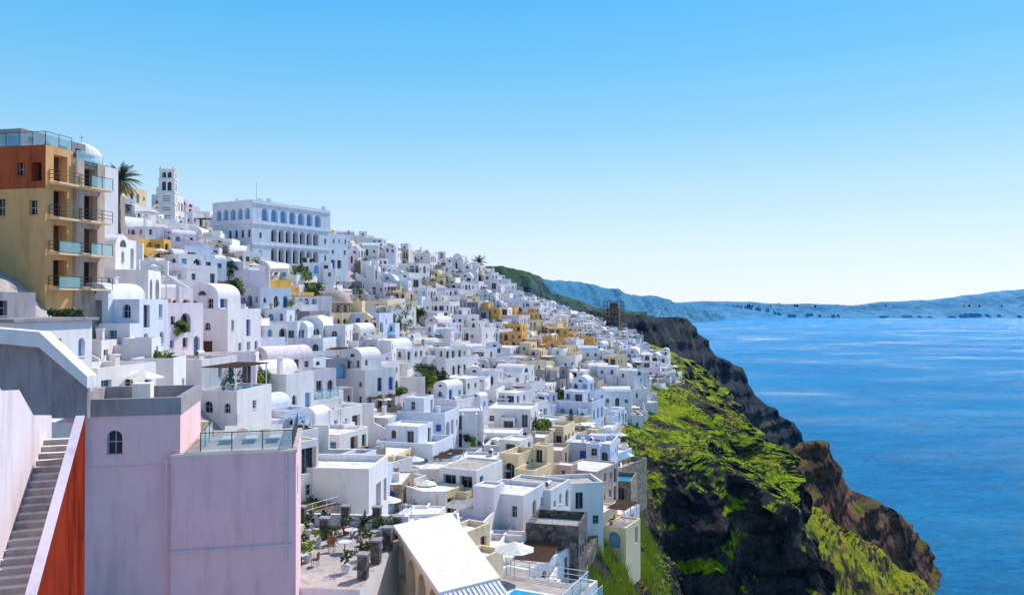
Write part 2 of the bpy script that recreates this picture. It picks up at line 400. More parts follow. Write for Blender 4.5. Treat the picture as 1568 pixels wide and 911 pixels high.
spur('distant_island',[(960,470,12300),(1040,461,12400),(1140,462,12600),(1200,465,12700),(1300,466,12700),(1350,462,12800),(1420,459,12900),(1470,452,13000),(1520,447,13200),(1568,443,13400),(1680,438,13600),(1850,446,13800),(2050,462,14000)],
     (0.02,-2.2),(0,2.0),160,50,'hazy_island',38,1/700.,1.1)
mb=MB()
for _ in range(70):
    px=R.choice([R.gauss(1240,35),R.gauss(1130,25),R.uniform(1350,1568),R.gauss(1480,20)])
    c=P(px,466,12450); z=CAMZ-(R.gauss(467.0,.8)-465)/F*12450
    mb.box(c.x,c.x+R.uniform(15,45),c.y-60,c.y,z-30,z+R.uniform(4,9),'white_metal')
mb.obj('distant_village')

# ------------------------------------------------------------ sea
m,nt,b=newmat('sea_water')
nt.nodes.remove(b)
g=N(nt,'ShaderNodeNewGeometry').outputs['Position']
a=noisen(nt,g,0.0016,6,0.6,(0.45,2.2,1)); c=noisen(nt,g,0.02,9,0.8,(0.5,1.6,1)); c2=noisen(nt,g,0.12,6,0.7,(0.5,1.5,1))
x=ramp(nt,a,[(0.3,(0.0,0.17,0.47)),(0.55,(0.0,0.25,0.60)),(0.8,(0.01,0.34,0.70))])
x=mix(nt,ramp(nt,c,[(0.42,0.0),(0.70,0.8)]),x,(0.01,0.43,0.80))
x=mix(nt,1.0,x,ramp(nt,c2,[(0.35,0.72),(0.65,1.18)]),'MULTIPLY')
df=N(nt,'ShaderNodeBsdfDiffuse'); nt.links.new(x,df.inputs[0])
gl=N(nt,'ShaderNodeBsdfGlossy'); gl.inputs['Roughness'].default_value=0.25
w1=noisen(nt,g,0.05,9,0.75,(0.6,1.3,1)); w2=noisen(nt,g,0.3,7,0.75,(0.7,1.3,1))
add=N(nt,'ShaderNodeMath',operation='MULTIPLY_ADD'); nt.links.new(w2,add.inputs[0]); add.inputs[1].default_value=0.5; nt.links.new(w1,add.inputs[2])
bn=N(nt,'ShaderNodeBump'); bn.inputs['Strength'].default_value=1.0; bn.inputs['Distance'].default_value=10.0
nt.links.new(add.outputs[0],bn.inputs['Height']); nt.links.new(bn.outputs[0],gl.inputs['Normal']); nt.links.new(bn.outputs[0],df.inputs['Normal'])
st=noisen(nt,g,0.0022,8,0.68,(0.7,1.3,1))
fac=ramp(nt,st,[(0.46,0.06),(0.58,0.14),(0.70,0.55)])
ms=N(nt,'ShaderNodeMixShader'); nt.links.new(fac,ms.inputs[0]); nt.links.new(df.outputs[0],ms.inputs[1]); nt.links.new(gl.outputs[0],ms.inputs[2])
nt.links.new(ms.outputs[0],nt.nodes['Material Output'].inputs[0])
mb=MB(); mb.face([(-60000,-20000,0),(90000,-20000,0),(90000,120000,0),(-60000,120000,0)],'sea_water'); mb.obj('sea')

# ------------------------------------------------------------ scatter houses
EX=[]
def ex(x,y,r): EX.append((x,y,r))
ex(-48,68,9); ex(-41,73,5);ex(-42,60,5)
for k in range(6): ex(-64+k*3.0,192+k*4.6,9)
ex(-72,198,8); ex(-38.6,175,6.5); ex(-33,168,5); ex(-37,163,6); ex(-79,186,4); ex(-76,178,4)
ex(-51.9,95,3.6); ex(-62,125,4)
ex(4.5,88,5.5); ex(-4,66,7)
ex(-19,46,9); ex(-11,60,4)
TREES=[(606,560,185,8,3.8),(592,560,180,6,2.8),(652,610,150,6.5,2.8),(668,618,152,5.5,2.2),(463,480,180,6,3),(480,495,176,4.5,2.4),(825,745,140,5,2.6),(303,548,112,4.5,2.4),(106,485,62,3.0,1.5),(268,590,90,3.0,1.3),(390,665,95,3.2,1.8),(430,600,120,4,1.8),(640,500,220,4,2.2),(545,470,200,4,2),(700,640,150,4,1.7),(470,450,200,4,2),(560,690,115,3.5,1.6),(760,600,190,4,2),(720,700,125,3.5,1.6),(350,420,150,4,1.8),(520,620,140,4,1.8),(860,640,190,3.5,1.8),(610,640,135,3.5,1.6),(360,500,140,4,1.8)]
for t in TREES[:]:
    p=P(t[0],t[1],t[2]); ex(p.x,p.y,4.2 if t[4]>2.5 else 3.2)
    if p.y>100: ex(p.x*(p.y-6)/p.y,p.y-6,3.0)
CW=['white_plaster']*16+['blue_white_plaster']*4+['lilac_plaster']*3+['cream_plaster']*3+['ochre_plaster','old_plaster','warm_stone','grey_plaster']
WH=('white_plaster','blue_white_plaster','lilac_plaster')
def house(x,y,rng,col=None,big=False,low=False,yaw=None):
    mb=MB(); z=T(x,y)
    w=rng.uniform(4.8,8.8); d=rng.uniform(4.8,8.2); fl=2 if (rng.random()<.36 or big) else 1
    if low: fl=1
    if rng.random()<.15: d*=1.5
    h=fl*2.8+rng.uniform(-.3,.4); m=col or rng.choice(CW); zb=-6.5
    if low: h-=.8
    x0,x1,y0,y1=-w/2,w/2,-d/2,d/2; par=rng.choice([.12,.2,.35,.5,.8])
    st=rng.random(); rm=rng.choice(['terrace_floor','roof_screed','roof_screed','roof_screed','lilac_plaster'])
    if m not in WH: st=max(st,.5)
    if st<.15:
        mb.vol(x0,x0+w*.55,y0,y1,zb,0,h-.4,m,rng,vault=True,arch=.5)
        mb.vol(x0+w*.55+.01,x1,y0+.8,y1-.3,zb,0,h-.9,m,rng,par=par,rm=rm)
    elif st<.27:
        mb.vol(x0,x1,y0,y0+d*.52,zb,0,h-.5,m,rng,vault=True,flip=True,arch=.5)
        mb.vol(x0+.4,x1-.8,y0+d*.52+.01,y1,zb,0,h-rng.uniform(-.8,1.2),m,rng,par=par,rm=rm)
    elif st<.45:
        mb.vol(x0,x1,y0,y1,zb,0,h,m,rng,par=.9,rm=rm)
        a=rng.uniform(.45,.65)
        mb.vol(x0+.3,x0+w*a,y0+d*.3,y1-.3,h-.5,h,h+(1.5 if low else 2.5),m,rng,par=.25,vault=rng.random()<.3)
    elif st<.66:
        mb.vol(x0,x0+w*.5,y0+1.2,y1,zb,0,h,m,rng,par=par,rm=rm)
        mb.vol(x0+w*.5+.01,x1,y0,y1-1.5,zb,-1.4,h-1.7,m,rng,par=par,rm='roof_screed')
    else:
        mb.vol(x0,x1,y0,y1,zb,0,h,m,rng,par=par,rm=rm)
    for _ in range(rng.choice([0,1,1,2])):
        cx=rng.uniform(x0,x1);cy=rng.choice([y0+rng.uniform(-1.2,.2),y1-rng.uniform(0,.8)]);a=rng.uniform(.8,1.7);b_=rng.uniform(.8,1.6)
        hh=h*rng.uniform(.45,1.25)
        mb.vol(cx-a,cx+a,cy-b_,cy+b_,zb,hh-2.6,hh,m,rng,par=rng.choice([.1,.25]),dens=.6,vault=(rng.random()<.25 and m in WH))
    if rng.random()<.74:
        tw=rng.uniform(2.2,4.2); ta=y0+rng.uniform(-.6,.8); tb=y1-rng.uniform(0,1.5); tz=rng.uniform(-.6,-.1)
        mb.vol(x1+.01,x1+tw,ta,tb,zb-2,-3.1,tz,rng.choice([m,'white_plaster','white_plaster','warm_stone' if rng.random()<.5 else 'lilac_plaster']),rng,par=rng.choice([.2,.8,.9]),rm=rng.choice(['terrace_floor','terrace_floor','roof_screed']),nof='L',dens=.7,arch=.5)
        r_=rng.random()
        if r_<.25: mb.rail(x1+tw-.1,ta+.1,x1+tw-.1,tb-.1,tz+.2,1.3,rng.choice(['white_metal','dark_metal']),rng.random()<.3)
        if r_>.70:
            for yy in (ta+.4,(ta+tb)/2,tb-.4): mb.cyl((x1+tw-.4,yy,tz),(x1+tw-.4,yy,tz+2.4),.07,.07,'white_metal',6)
            pm=rng.choice(['brown_wood','white_metal','canvas'])
            if pm=='canvas': mb.box(x1+.02,x1+tw-.2,ta+.3,tb-.3,tz+2.4,tz+2.46,pm)
            else:
                k=int((tb-ta)/.35)
                for i in range(k): mb.box(x1+.02,x1+tw-.2,ta+.3+i*.35,ta+.38+i*.35,tz+2.4,tz+2.5,pm)
        for _ in range(rng.choice([0,0,1,2,3])):
            mb.pot(rng.uniform(x1+.5,x1+tw-.5),rng.uniform(ta+.5,tb-.5),tz,rng.choice(['leaf','leaf','leaf_light','flower_red']),rng.uniform(.7,1.3),rng)
        if rng.random()<.08: mb.box(x1+.5,x1+tw-.5,ta+.6,tb-.6,tz+.005,tz+.02,'pool_water')
        elif rng.random()<.3: mb.parasol(x1+tw*.5,(ta+tb)/2,tz,rng.choice(['canvas','canvas','canvas','pale_blue_paint']))
    r_=rng.random()
    if r_<.42:
        xs=rng.uniform(x0+.3,x1-1.6)
        mb.stairs(xs,xs+1.1,y0-3.6,-2.6,y0-.01,.2,rng.choice([m,'terrace_floor']),zb)
        for xx in (xs-.22,xs+1.12):
            mb.prism([(xx,y0-3.7,zb),(xx,y0-.012,zb),(xx,y0-.012,1.1),(xx,y0-3.7,-1.8)],(.2,0,0),m)
    elif r_<.62:
        mb.vol(x0+rng.uniform(-.5,1),x1-rng.uniform(0,1),y0-rng.uniform(2,3.4),y0-.01,zb,-2.9,rng.uniform(-.3,.2),m,rng,par=rng.choice([.3,.9]),rm='terrace_floor',nof='')
    if rng.random()<.28:
        n=12
        for i in range(n): mb.box(x0-1+i*.35,x0-1+(i+1)*.35,y0-1.3,y0-.02,zb,2.4-i*.2,m)
        mb.prism([(x0-1,y0-1.5,zb),(x0+3.4,y0-1.5,zb),(x0+3.4,y0-1.5,.9),(x0-1,y0-1.5,3.3)],(0,.19,0),m)
    if rng.random()<.4:
        cx,cy=rng.uniform(x0+.5,x1-1),rng.uniform(y0+.5,y1-1)
        mb.box(cx,cx+.5,cy,cy+.5,h-1,h+1.2,m); mb.box(cx-.06,cx+.56,cy-.06,cy+.56,h+1.2,h+1.3,m)
    if rng.random()<.2:
        cx,cy=rng.uniform(x0+1,x1-1),rng.uniform(y0+1,y1-1)
        mb.cyl((cx,cy-.6,h+.7),(cx,cy+.6,h+.7),.3,.3,'white_metal',10); mb.box(cx-.3,cx+.3,cy-.5,cy+.5,h-.9,h+.4,'white_metal')
    if rng.random()<.2:
        cx,cy=rng.uniform(x0+.5,x1-.5),rng.uniform(y0+.5,y1-.5)
        mb.cyl((cx,cy,h-.5),(cx,cy,h+2.6),.025,.025,'dark_metal',4)
        for k in range(4): mb.cyl((cx-.4,cy,h+1.9+k*.2),(cx+.4,cy,h+1.9+k*.2),.012,.012,'dark_metal',4)
    if rng.random()<.2: mb.leaves((x1+.6,rng.uniform(y0,y1),.8),rng.uniform(.7,1.3),140,rng.choice(['leaf','leaf_light','leaf']),.16,rng)
    if yaw is None: yaw=-24+rng.uniform(-16,16)+(rng.choice([0,0,0,28]))
    nm={'cream_plaster':'cream_house','ochre_plaster':'ochre_house','old_plaster':'stone_house','warm_stone':'stone_house','grey_plaster':'grey_house'}.get(m,'white_house')
    mb.obj(nm,(x,y,z),yaw)
HAND=[(-45.5,87,1,'white_plaster'),(-40,81,2,'white_plaster'),(-36,74,3,'blue_white_plaster'),(-45,99,4,'white_plaster'),(-39.5,92,5,'lilac_plaster'),(-52.5,107,6,'white_plaster'),(-33.5,83,7,'white_plaster'),(-57,101,8,'white_plaster'),(-38,103,9,'white_plaster'),(-47,110,10,'cream_plaster'),(-34,67,11,'white_plaster'),(-31,60,12,'white_plaster')]
for h_ in HAND: house(h_[0],h_[1],random.Random(500+h_[2]),h_[3],False,h_[1]<70); ex(h_[0],h_[1],5.6)
y=56; row=0; cnt=0
while y<425:
    p=prof(y); xa=p[1][0]-6; xb=p[4][0]-1.5
    x=xa+(row%2)*3+R.uniform(0,2)
    while x<xb:
        xx=x+R.uniform(-1.5,1.5); yy=y+R.uniform(-1.8,1.8)
        px=784+xx/yy*F
        if px>-60 and all((xx-a)**2+(yy-b_)**2>r*r for a,b_,r in EX) and not (yy<72 and px>440):
            col=None
            if 770<px<915 and 240<yy<292 and R.random()<.75: col=R.choice(['ochre_plaster','ochre_plaster','cream_plaster','tan_plaster'])
            low=(150<yy<196 and -92<xx<-38) or (100<yy<122 and -66<xx<-48) or (150<yy<168 and -40<xx<-28) or (yy>300 and xx>-5)
            if R.random()>.05: house(xx,yy,random.Random(cnt*17+9),col,False,low); cnt+=1
        x+=R.uniform(6.6,9.0)
    y+=R.uniform(6.4,7.8); row+=1
print('houses',cnt)

def terrace_wall(x0,x1,y,seed,m='white_plaster',h=3.5):
    rg=random.Random(seed); x=x0; top=[]
    while x<x1:
        w_=rg.uniform(2.5,5); z=T(x,y)+h; z2=T(min(x1,x+w_),y)+h
        if rg.random()<.5: top+= [(x,y,z),(x+w_,y,z)]
        else: top+=[(x,y,z),(x+w_,y,z2)]
        x+=w_
    mb=MB(); n=len(top)
    for i in range(n-1):
        a,b_=top[i],top[i+1]
        if abs(a[0]-b_[0])<.01: continue
        mb.prism([(a[0],y,a[2]-14),(b_[0],y,b_[2]-14),b_,a],(0,.35,0),m)
    mb.obj('terrace_wall')
terrace_wall(-62,-42,118,1,h=4.5); terrace_wall(-56,-44,103.5,2,h=3.8); terrace_wall(-30,-14,112,3,h=3.6); terrace_wall(-34,-16,142,4,h=4)
terrace_wall(-66,-50,150,5,'lilac_plaster',5); terrace_wall(-8,8,172,6,h=4); terrace_wall(-24,-8,90,7,'white_plaster',3.4)

# ------------------------------------------------------------ special buildings
mb=MB(); H=15.4; L=26.7; Wd=14; HP='blue_white_plaster'
opsR=[]
for k in range(7): 
    c=6.9+k*2.4; opsR.append((c-1.0,c+1.0,.6,4.2,'arch','dark_glass',1.5)); opsR.append((c-1.0,c+1.0,5.7,8.9,'arch','dark_glass',1.5))  # dark panes stand in for the shaded interior behind the arches
for k in range(7):
    c=4.0+k*3.0; opsR.append((c-1.1,c+1.1,10.6,13.7,'arch','pale_blue_paint',.9))
for c,z in ((2.6,6.4),(2.6,2),(24.8,6.4),(24.8,2)): opsR.append((c-.4,c+.4,z,z+1.3,'rect','dark_glass'))
opsF=[]
for k in range(5): c=2.3+k*2.5; opsF.append((c-.85,c+.85,10.8,13.4,'arch','pale_blue_paint',.8))
for k in range(4): c=6.3+k*2.2; opsF.append((c-.5,c+.5,6.4,8.2,'rect','dark_glass'))
opsF.append((2,3.8,5.8,8.4,'arch','blue_glass',.8))
mb.wall((-Wd,0),(1,0),Wd,-10,H,opsF,HP); mb.wall((0,0),(0,1),L,-10,H,opsR,HP)
mb.wall((0,L),(-1,0),Wd,-10,H,[],HP); mb.wall((-Wd,L),(0,-1),L,-10,H,[],HP)
mb.roof(-Wd,0,0,L,H-.7,.7,HP,'roof_screed')
for zz in (4.7,9.7,14.6): mb.box(.003,.2,0,L,zz,zz+.2,'white_plaster')
for zz in (9.7,14.6): mb.box(-Wd,0,-.2,-.003,zz,zz+.2,'white_plaster')
for k in range(6): cx=R.uniform(-12,-1);cy=R.uniform(1,L-1); mb.box(cx,cx+.8,cy,cy+.8,H-.8,H+1.0,HP); 
mb.cyl((-3,4,H-1),(-3,4,H+5),.04,.03,'dark_metal',5)
mb.vol(-5,0,L+.02,L+7,-8,0,9,HP,R)
mb.obj('arcaded_hotel',(-62,190,229.5),-30)

mb=MB()
def stage(w,z0,z1,ops):
    for o,u in (((-w/2,-w/2),(1,0)),((w/2,-w/2),(0,1)),((w/2,w/2),(-1,0)),((-w/2,w/2),(0,-1))): mb.wall(o,u,w,z0,z1,ops(w),'white_plaster',.35)
    mb.box(-w/2-.15,w/2+.15,-w/2-.15,w/2+.15,z1,z1+.25,'white_plaster')
def two(a,b_): return lambda w:[(w*.5-1.05,w*.5-.15,a,b_,'arch','dark_glass',.7),(w*.5+.15,w*.5+1.05,a,b_,'arch','dark_glass',.7)]
def louv(zs): return lambda w:[(w*.5-.8,w*.5+.8,z,z+.2,'rect','dark_glass') for z in zs]
stage(3.7,-8,5.5,louv([1.8,2.3,2.8,4.2,4.7])); stage(3.55,5.75,8.2,louv([6.3,6.8,7.3])); stage(3.45,8.45,11.2,two(8.7,10.8)); stage(3.2,11.45,13.4,two(11.7,13.0))
for sx in(-1,1):
    for sy in(-1,1): mb.box(sx*1.35-.2,sx*1.35+.2,sy*1.35-.2,sy*1.35+.2,13.65,14.3,'white_plaster')
mb.obj('bell_tower',(-79.5,184,237.2),12)

mb=MB()
mb.vol(-5,5,-4.5,5,-7,0,3.2,'cream_plaster',R,par=.3,arch=.9,dens=.6)
n=12
for i in range(n):
    a0=2*math.pi*i/n;a1=2*math.pi*(i+1)/n;r=3.2
    p0=(r*math.cos(a0),r*math.sin(a0));p1=(r*math.cos(a1),r*math.sin(a1));W=math.dist(p0,p1);u=((p1[0]-p0[0])/W,(p1[1]-p0[1])/W)
    mb.wall(p0,u,W,3.0,5.6,[(W/2-.35,W/2+.35,3.7,5.2,'arch','dark_glass')],'warm_stone',.3)
mb.cyl((0,0,5.6),(0,0,5.85),3.5,3.5,'cream_plaster',24)
mb.dome((0,0,5.85),3.2,'old_plaster',24,8,.8); mb.cyl((0,0,8.3),(0,0,9.0),.25,.2,'old_plaster',8); mb.box(-.04,.04,-.04,.04,9,9.9,'dark_metal'); mb.box(-.3,.3,-.04,.04,9.5,9.6,'dark_metal')
mb.obj('domed_church',(-38.6,175,214.6),-25)
mb=MB()
mb.wall((0,0),(1,0),5.2,-5,3.0,[(.5,1.5,.6,2.6,'arch','brown_wood',.5),(2.1,3.1,.6,2.6,'arch','brown_wood',.5),(3.7,4.7,.6,2.6,'arch','brown_wood',.5)],'cream_plaster',.5)
mb.wall((1.5,0),(1,0),2.2,3.2,5.4,[(.6,1.6,3.5,5.1,'arch','dark_glass',.5)],'cream_plaster',.5)
mb.box(-.1,5.3,-.1,1.0,3.0,3.2,'cream_plaster'); mb.box(1.4,3.8,-.1,1.0,5.4,5.6,'cream_plaster')
mb.box(0,5.2,.55,.9,-5,3.0,'cream_plaster'); mb.box(1.5,3.7,.55,.9,3.2,5.4,'cream_plaster')
mb.prism([(1.4,0,5.6),(3.8,0,5.6),(2.6,0,6.4)],(0,.9,0),'cream_plaster')
mb.obj('church_belfry',(-33,168,211.6),-20)

# apartment building on left
mb=MB(); W=16; D=3.0
def opsa(c,ww=.75):
    return [(c-ww,c+ww,.3+k*2.95,2.5+k*2.95,'rect',R.choice(['dark_glass','brown_wood','dark_glass']),.9) for k in range(4)]
mb.wall((0,0),(0,1),D,-12,12.0,opsa(1.6),'tan_plaster')
mb.wall((-W,0),(1,0),W,-12,8.4,[(14.4,15.2,6.2,7.4,'rect','dark_glass'),(11,12,6.2,7.6,'rect','dark_glass')],'tan_plaster')
mb.wall((-W,0),(1,0),W,8.4,12.0,[(14.6,15.6,9.0,10.6,'rect','dark_glass',.8),(13.2,13.9,9.5,10.6,'rect','dark_glass')],'brick_red_plaster')
mb.wall((0,D),(-1,0),W,-12,12,[],'tan_plaster')
mb.roof(-W,0,0,D+3,11.9,.1,'white_plaster','terrace_floor')
mb.rail(-W,.15,-.15,.15,12.0,1.15,'dark_metal',True); mb.rail(-.15,.15,-.15,D,12.0,1.15,'dark_metal',True)
mb.vol(-W,-4.0,1.6,D+6,11.5,12,13.7,'grey_plaster',R,par=.2,dens=.9)
for k in range(4):
    z=.1+k*2.95
    mb.box(.01,1.1,.3,2.8,z-.15,z,'cream_plaster'); mb.rail(1.05,.35,1.05,2.75,z,1.0,'dark_metal',k in(0,1)); mb.rail(.05,.35,1.05,.35,z,1.0,'dark_metal',False)
    mb.box(.31,1.6,3.3,6.0,z-.15,z,'cream_plaster'); mb.rail(1.55,3.35,1.55,5.95,z,1.0,'dark_metal',k%2==1); mb.rail(.35,3.35,1.55,3.35,z,1.0,'dark_metal',False)
mb.wall((-8,D+.05),(1,0),8.3,-12,11.0,[],'old_plaster')
mb.wall((.3,D+.05),(0,1),3.4,-12,11.0,opsa(1.7,.8),'old_plaster')
mb.wall((.3,D+3.45),(-1,0),8.3,-12,11.0,[],'old_plaster'); mb.roof(-8,.3,D+.05,D+3.45,10.8,.2,'old_plaster','terrace_floor')
mb.rail(.2,D+.2,.2,D+3.3,11.0,1.1,'white_metal',True)
mb.obj('apartment_building',(-38.7,66,221.2),-13)
mb=MB(); mb.vol(-2.8,2.8,-2.8,2.8,-16,0,3,'white_plaster',R,dens=.2); mb.cyl((0,0,3),(0,0,3.9),2.5,2.5,'white_plaster',20); mb.dome((0,0,3.9),2.35,'white_plaster',24,8,.95); mb.cyl((0,0,6.1),(0,0,7.3),.08,.05,'white_metal',6)
mb.box(-.3,.3,-.04,.04,6.8,6.9,'white_metal')
mb.obj('white_dome_chapel',(-51.4,95,233.0),-10)
# pink building
mb=MB()
w1=5.6; PP='pink_plaster'
mb.wall((-11.6,0),(1,0),w1,-14,2.2,[(2.0,2.75,.2,1.45,'arch','dark_glass',.35)],PP)
mb.wall((-11.6+w1,0),(0,1),7,-14,2.2,[],PP); mb.wall((-11.6,7),(0,-1),7,-14,2.2,[],PP); mb.wall((-11.6+w1,7),(-1,0),w1,-14,2.2,[],PP)
mb.roof(-11.65,-11.6+w1+.05,-.05,7,2.2,.9,'grey_plaster','terrace_floor',.3)
mb.wall((-11.65,-.05),(1,0),w1+.1,2.2,3.1,[],'grey_plaster'); mb.wall((-11.6+w1+.05,-.05),(0,1),7.05,2.2,3.1,[],'grey_plaster');mb.wall((-11.65,7),(0,-1),7.05,2.2,3.1,[],'grey_plaster')
mb.wall((-6.4,-.35),(1,0),6.4,-14,0,[],PP); mb.wall((0,-.35),(0,1),8,-14,0,[(2,3,-3,-1.2,'rect','dark_glass')],PP); mb.wall((-6.4,-.0),(0,-1),.35,-14,0,[],PP)
mb.box(-6.45,.08,-.43,7.65,0,.12,'white_plaster','terrace_floor')
mb.rail(-5.0,.2,-.2,.2,.12,1.0,'dark_metal',True);mb.rail(-.2,.2,-.2,7,.12,1.0,'dark_metal',True);mb.rail(-5.0,.2,-5.0,5,.12,1.0,'dark_metal',True)
mb.box(-11.62,-6.42,-.06,-.003,-.55,-.45,PP); mb.cyl((-6.6,-.45,-.1),(-6.6,-.45,-5),.05,.05,'lilac_plaster',6); mb.cyl((-6.6,-.42,-5),(-.2,-.42,-5),.05,.05,'lilac_plaster',6); mb.cyl((-11.0,-.05,-1),(-11.0,-.05,-1.12),.12,.12,'dark_glass',8)
mb.cyl((-.5,-.42,0),(-.5,-.42,-6),.05,.05,'white_metal',6)
mb.box(-9.5,-8.5,5,6,2.2,3.4,'white_plaster')
for k in range(3):
    X=-4.2+k*1.3; mb.box(X,X+.65,2.2,4.0,.35,.42,'canvas'); mb.prism([(X,3.4,.42),(X,4.1,.9),(X,4.1,.82),(X,3.45,.36)],(.65,0,0),'canvas')
    for a in (.05,.6):
        for b_ in (2.3,3.9): mb.cyl((X+a,b_,.12),(X+a,b_,.36),.02,.02,'white_metal',4)
mb.obj('pink_house',(-11.9,44,211.9),13)
# left stairway
dr=Vector((2.26,-7,0)).normalized(); lf=Vector((-0.95,-0.307,0))
A0=Vector((-17.66,33,215.4)); 
def along(t,z): v=A0+dr*t; v.z=z; return v
mb=MB()
mb.prism([along(-.0,200),along(-.0,215.4),along(7.35,210.9),along(16,205.2),along(16,200)],lf*.28,'red_plaster')
ww=[along(.2,215.41),along(7.35,210.92),along(16,205.22)]
for i in range(2):
    a,b_=ww[i],ww[i+1]; o=lf*.32
    mb.face([a-lf*.03,b_-lf*.03,b_+o,a+o],'lilac_plaster')
mb.obj('red_stair_wall')
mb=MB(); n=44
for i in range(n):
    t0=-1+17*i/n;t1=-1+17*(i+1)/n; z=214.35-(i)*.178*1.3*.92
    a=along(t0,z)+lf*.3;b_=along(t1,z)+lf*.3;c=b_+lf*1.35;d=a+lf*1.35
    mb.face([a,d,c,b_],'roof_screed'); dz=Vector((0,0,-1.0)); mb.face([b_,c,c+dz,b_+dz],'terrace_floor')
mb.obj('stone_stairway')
mb=MB()
def al2(t,z): return along(t,z)+lf*1.66
mb.prism([al2(-2,205),al2(-2,215.2),al2(1,215.6),al2(3,216.8),al2(5.2,217.0),al2(9,219.6),al2(18,223),al2(18,200)],lf*.35,'lilac_plaster')
mb.obj('whitewashed_stair_wall')
mb=MB()
mb.prism([P(-60,640,40),P(134,640,40),P(134,594,40),P(66,526,40),P(-60,510,40)],(-.1,.5,0),'grey_plaster')  # grey wall colour stands in for the shade under the sloped parapet
mb.prism([P(-60,498,39.4),P(60,508,39.4),P(134,576,39.4),P(134,594,39.4),P(60,532,39.4),P(-60,520,39.4)],(0,.9,0),'white_plaster')
mb.vol(-27.5,-22.3,40.9,46,200,210,213.6,'white_plaster',R,par=.3)
mb.obj('stepped_white_house')
mb=MB(); mb.vol(-5,2.4,-3,4,-10,0,3.0,'white_plaster',R,par=.3,rm='grey_plaster',dens=1); mb.box(-5.3,2.7,-3.3,4.3,3.32,3.5,'grey_plaster'); mb.vol(-4,-1,-1,3,3.5,3.6,5.0,'grey_plaster',R,par=.15)
mb.leaves((3.3,-2.5,.6),1.0,160,'leaf_light',.14)
mb.obj('grey_roof_house',(-31.2,50,215.6),-8)

# restaurant pavilion
mb=MB()
c=[Vector((-8.7,58.5,203.5)),Vector((-4.2,46,203.1)),Vector((-.7,48.5,203.1)),Vector((-4.7,62,203.5))]
up=Vector((0,0,.3)); mb.face([p+up for p in c],'white_plaster')
for i in range(4):
    j=(i+1)%4; mb.face([c[i],c[j],c[j]+up,c[i]+up],'white_plaster')
mb.face(c[::-1],'white_plaster')
def sidewall(a,b_,z0,z1,m,arches=True):
    W=(b_-a).length;u=(b_-a).normalized(); k=int(W/2.6); sw=W/k
    ops=[(i*sw+.35,(i+1)*sw-.35,z0+4.4,z1-.35,'arch' if arches else 'rect','brown_wood',.9) for i in range(k)]
    mb.wall((a.x,a.y),(u.x,u.y),W,z0,z1,ops,m,.5)
ins=[p+(sum(c,Vector())/4-p)*.1 for p in c]
sidewall(ins[0],ins[1],196,203.1,'cream_plaster'); sidewall(ins[1],ins[2],196,203.1,'white_plaster');sidewall(ins[2],ins[3],196,203.1,'white_plaster');sidewall(ins[3],ins[0],196,203.1,'white_plaster')
for i in range(14):
    a=c[1].lerp(c[2],i/14.)+Vector((0,0,.15)); d_=Vector((1.4,-3.8,-.5)); s_=(c[2]-c[1])*.045
    mb.prism([a,a+d_,a+d_+s_,a+s_],(0,0,-.1),'white_metal')
mb.obj('restaurant_pavilion')
mb=MB(); mb.box(-1.2,4.6,0,6,-13,0,'white_plaster','terrace_floor'); mb.box(.2,4.3,.4,3.4,0.004,.12,'white_plaster'); mb.box(.5,4.0,.7,3.1,.12,.14,'pool_water')
mb.rail(4.5,.1,4.5,5.9,0,1.0,'white_metal',True);mb.rail(-1.1,5.9,4.5,5.9,0,1.0,'white_metal',False); mb.parasol(-.4,5,0)
mb.obj('swimming_pool_terrace',(-1.6,48.8,201.5),-25)
mb=MB(); mb.vol(-2.8,2.8,-2.5,3.5,-7,0,3.6,'lava_stone',R,par=.9,rm='terrace_floor'); mb.vol(-5.6,-2.81,-1.5,3,-7,0,2.2,'white_plaster',R,par=.6)
mb.rail(-2.7,-2.4,2.7,-2.4,4.5,.5,'white_metal')
mb.stairs(-4.8,-3.6,-6,-3,-1.51,.4,'white_plaster',-8)
mb.obj('stone_house',(4.8,86,192.4),-14)
# potted terrace
mb=MB()
mb.box(-5,4.2,-7,7,-9,0,'white_plaster','terrace_floor')
for (x,y_) in ((-4.4,-6.5),(-4.4,-3.4),(-4.4,-.5),(-4.4,2.5),(-4.4,6),(-1,6.5),(1.5,6.5),(3.8,4),(3.8,1),(3.8,-2),(3.8,-5),(-1.5,3)):
    mb.box(x-.3,x+.3,y_-.3,y_+.3,0,1.5,'lava_stone'); mb.box(x-.36,x+.36,y_-.36,y_+.36,1.5,1.62,'grey_plaster')
mb.box(-4.75,-4.5,-6.5,6.5,0,.6,'lava_stone'); mb.box(-4.5,4.0,6.4,6.7,0,.9,'white_plaster')
for _ in range(34): mb.pot(R.choice([R.uniform(-4,-2.8),R.uniform(2.2,3.5),R.uniform(-4,3)]),R.uniform(-6,6),0,R.choice(['leaf','leaf_light','leaf','palm_leaf']),R.uniform(.6,1.35))
for (a,b_) in ((-1,-3),(1.0,0),(.5,3)):
    mb.cyl((a,b_,.72),(a,b_,.77),.5,.5,'white_metal',14); mb.cyl((a,b_,0),(a,b_,.72),.04,.04,'dark_metal',6)
    for sx in (-1,1):
        mb.box(a+sx*.95-.22,a+sx*.95+.22,b_-.22,b_+.22,.42,.47,'brown_wood'); mb.box(a+sx*1.15-.03,a+sx*1.15+.03,b_-.22,b_+.22,.47,.9,'brown_wood')
        for u in(-.18,.18):
            for v in(-.18,.18): mb.cyl((a+sx*.95+u,b_+v,0),(a+sx*.95+u,b_+v,.42),.02,.02,'dark_metal',4)
mb.obj('potted_plant_terrace',(-12.7,56,202.6),-6)
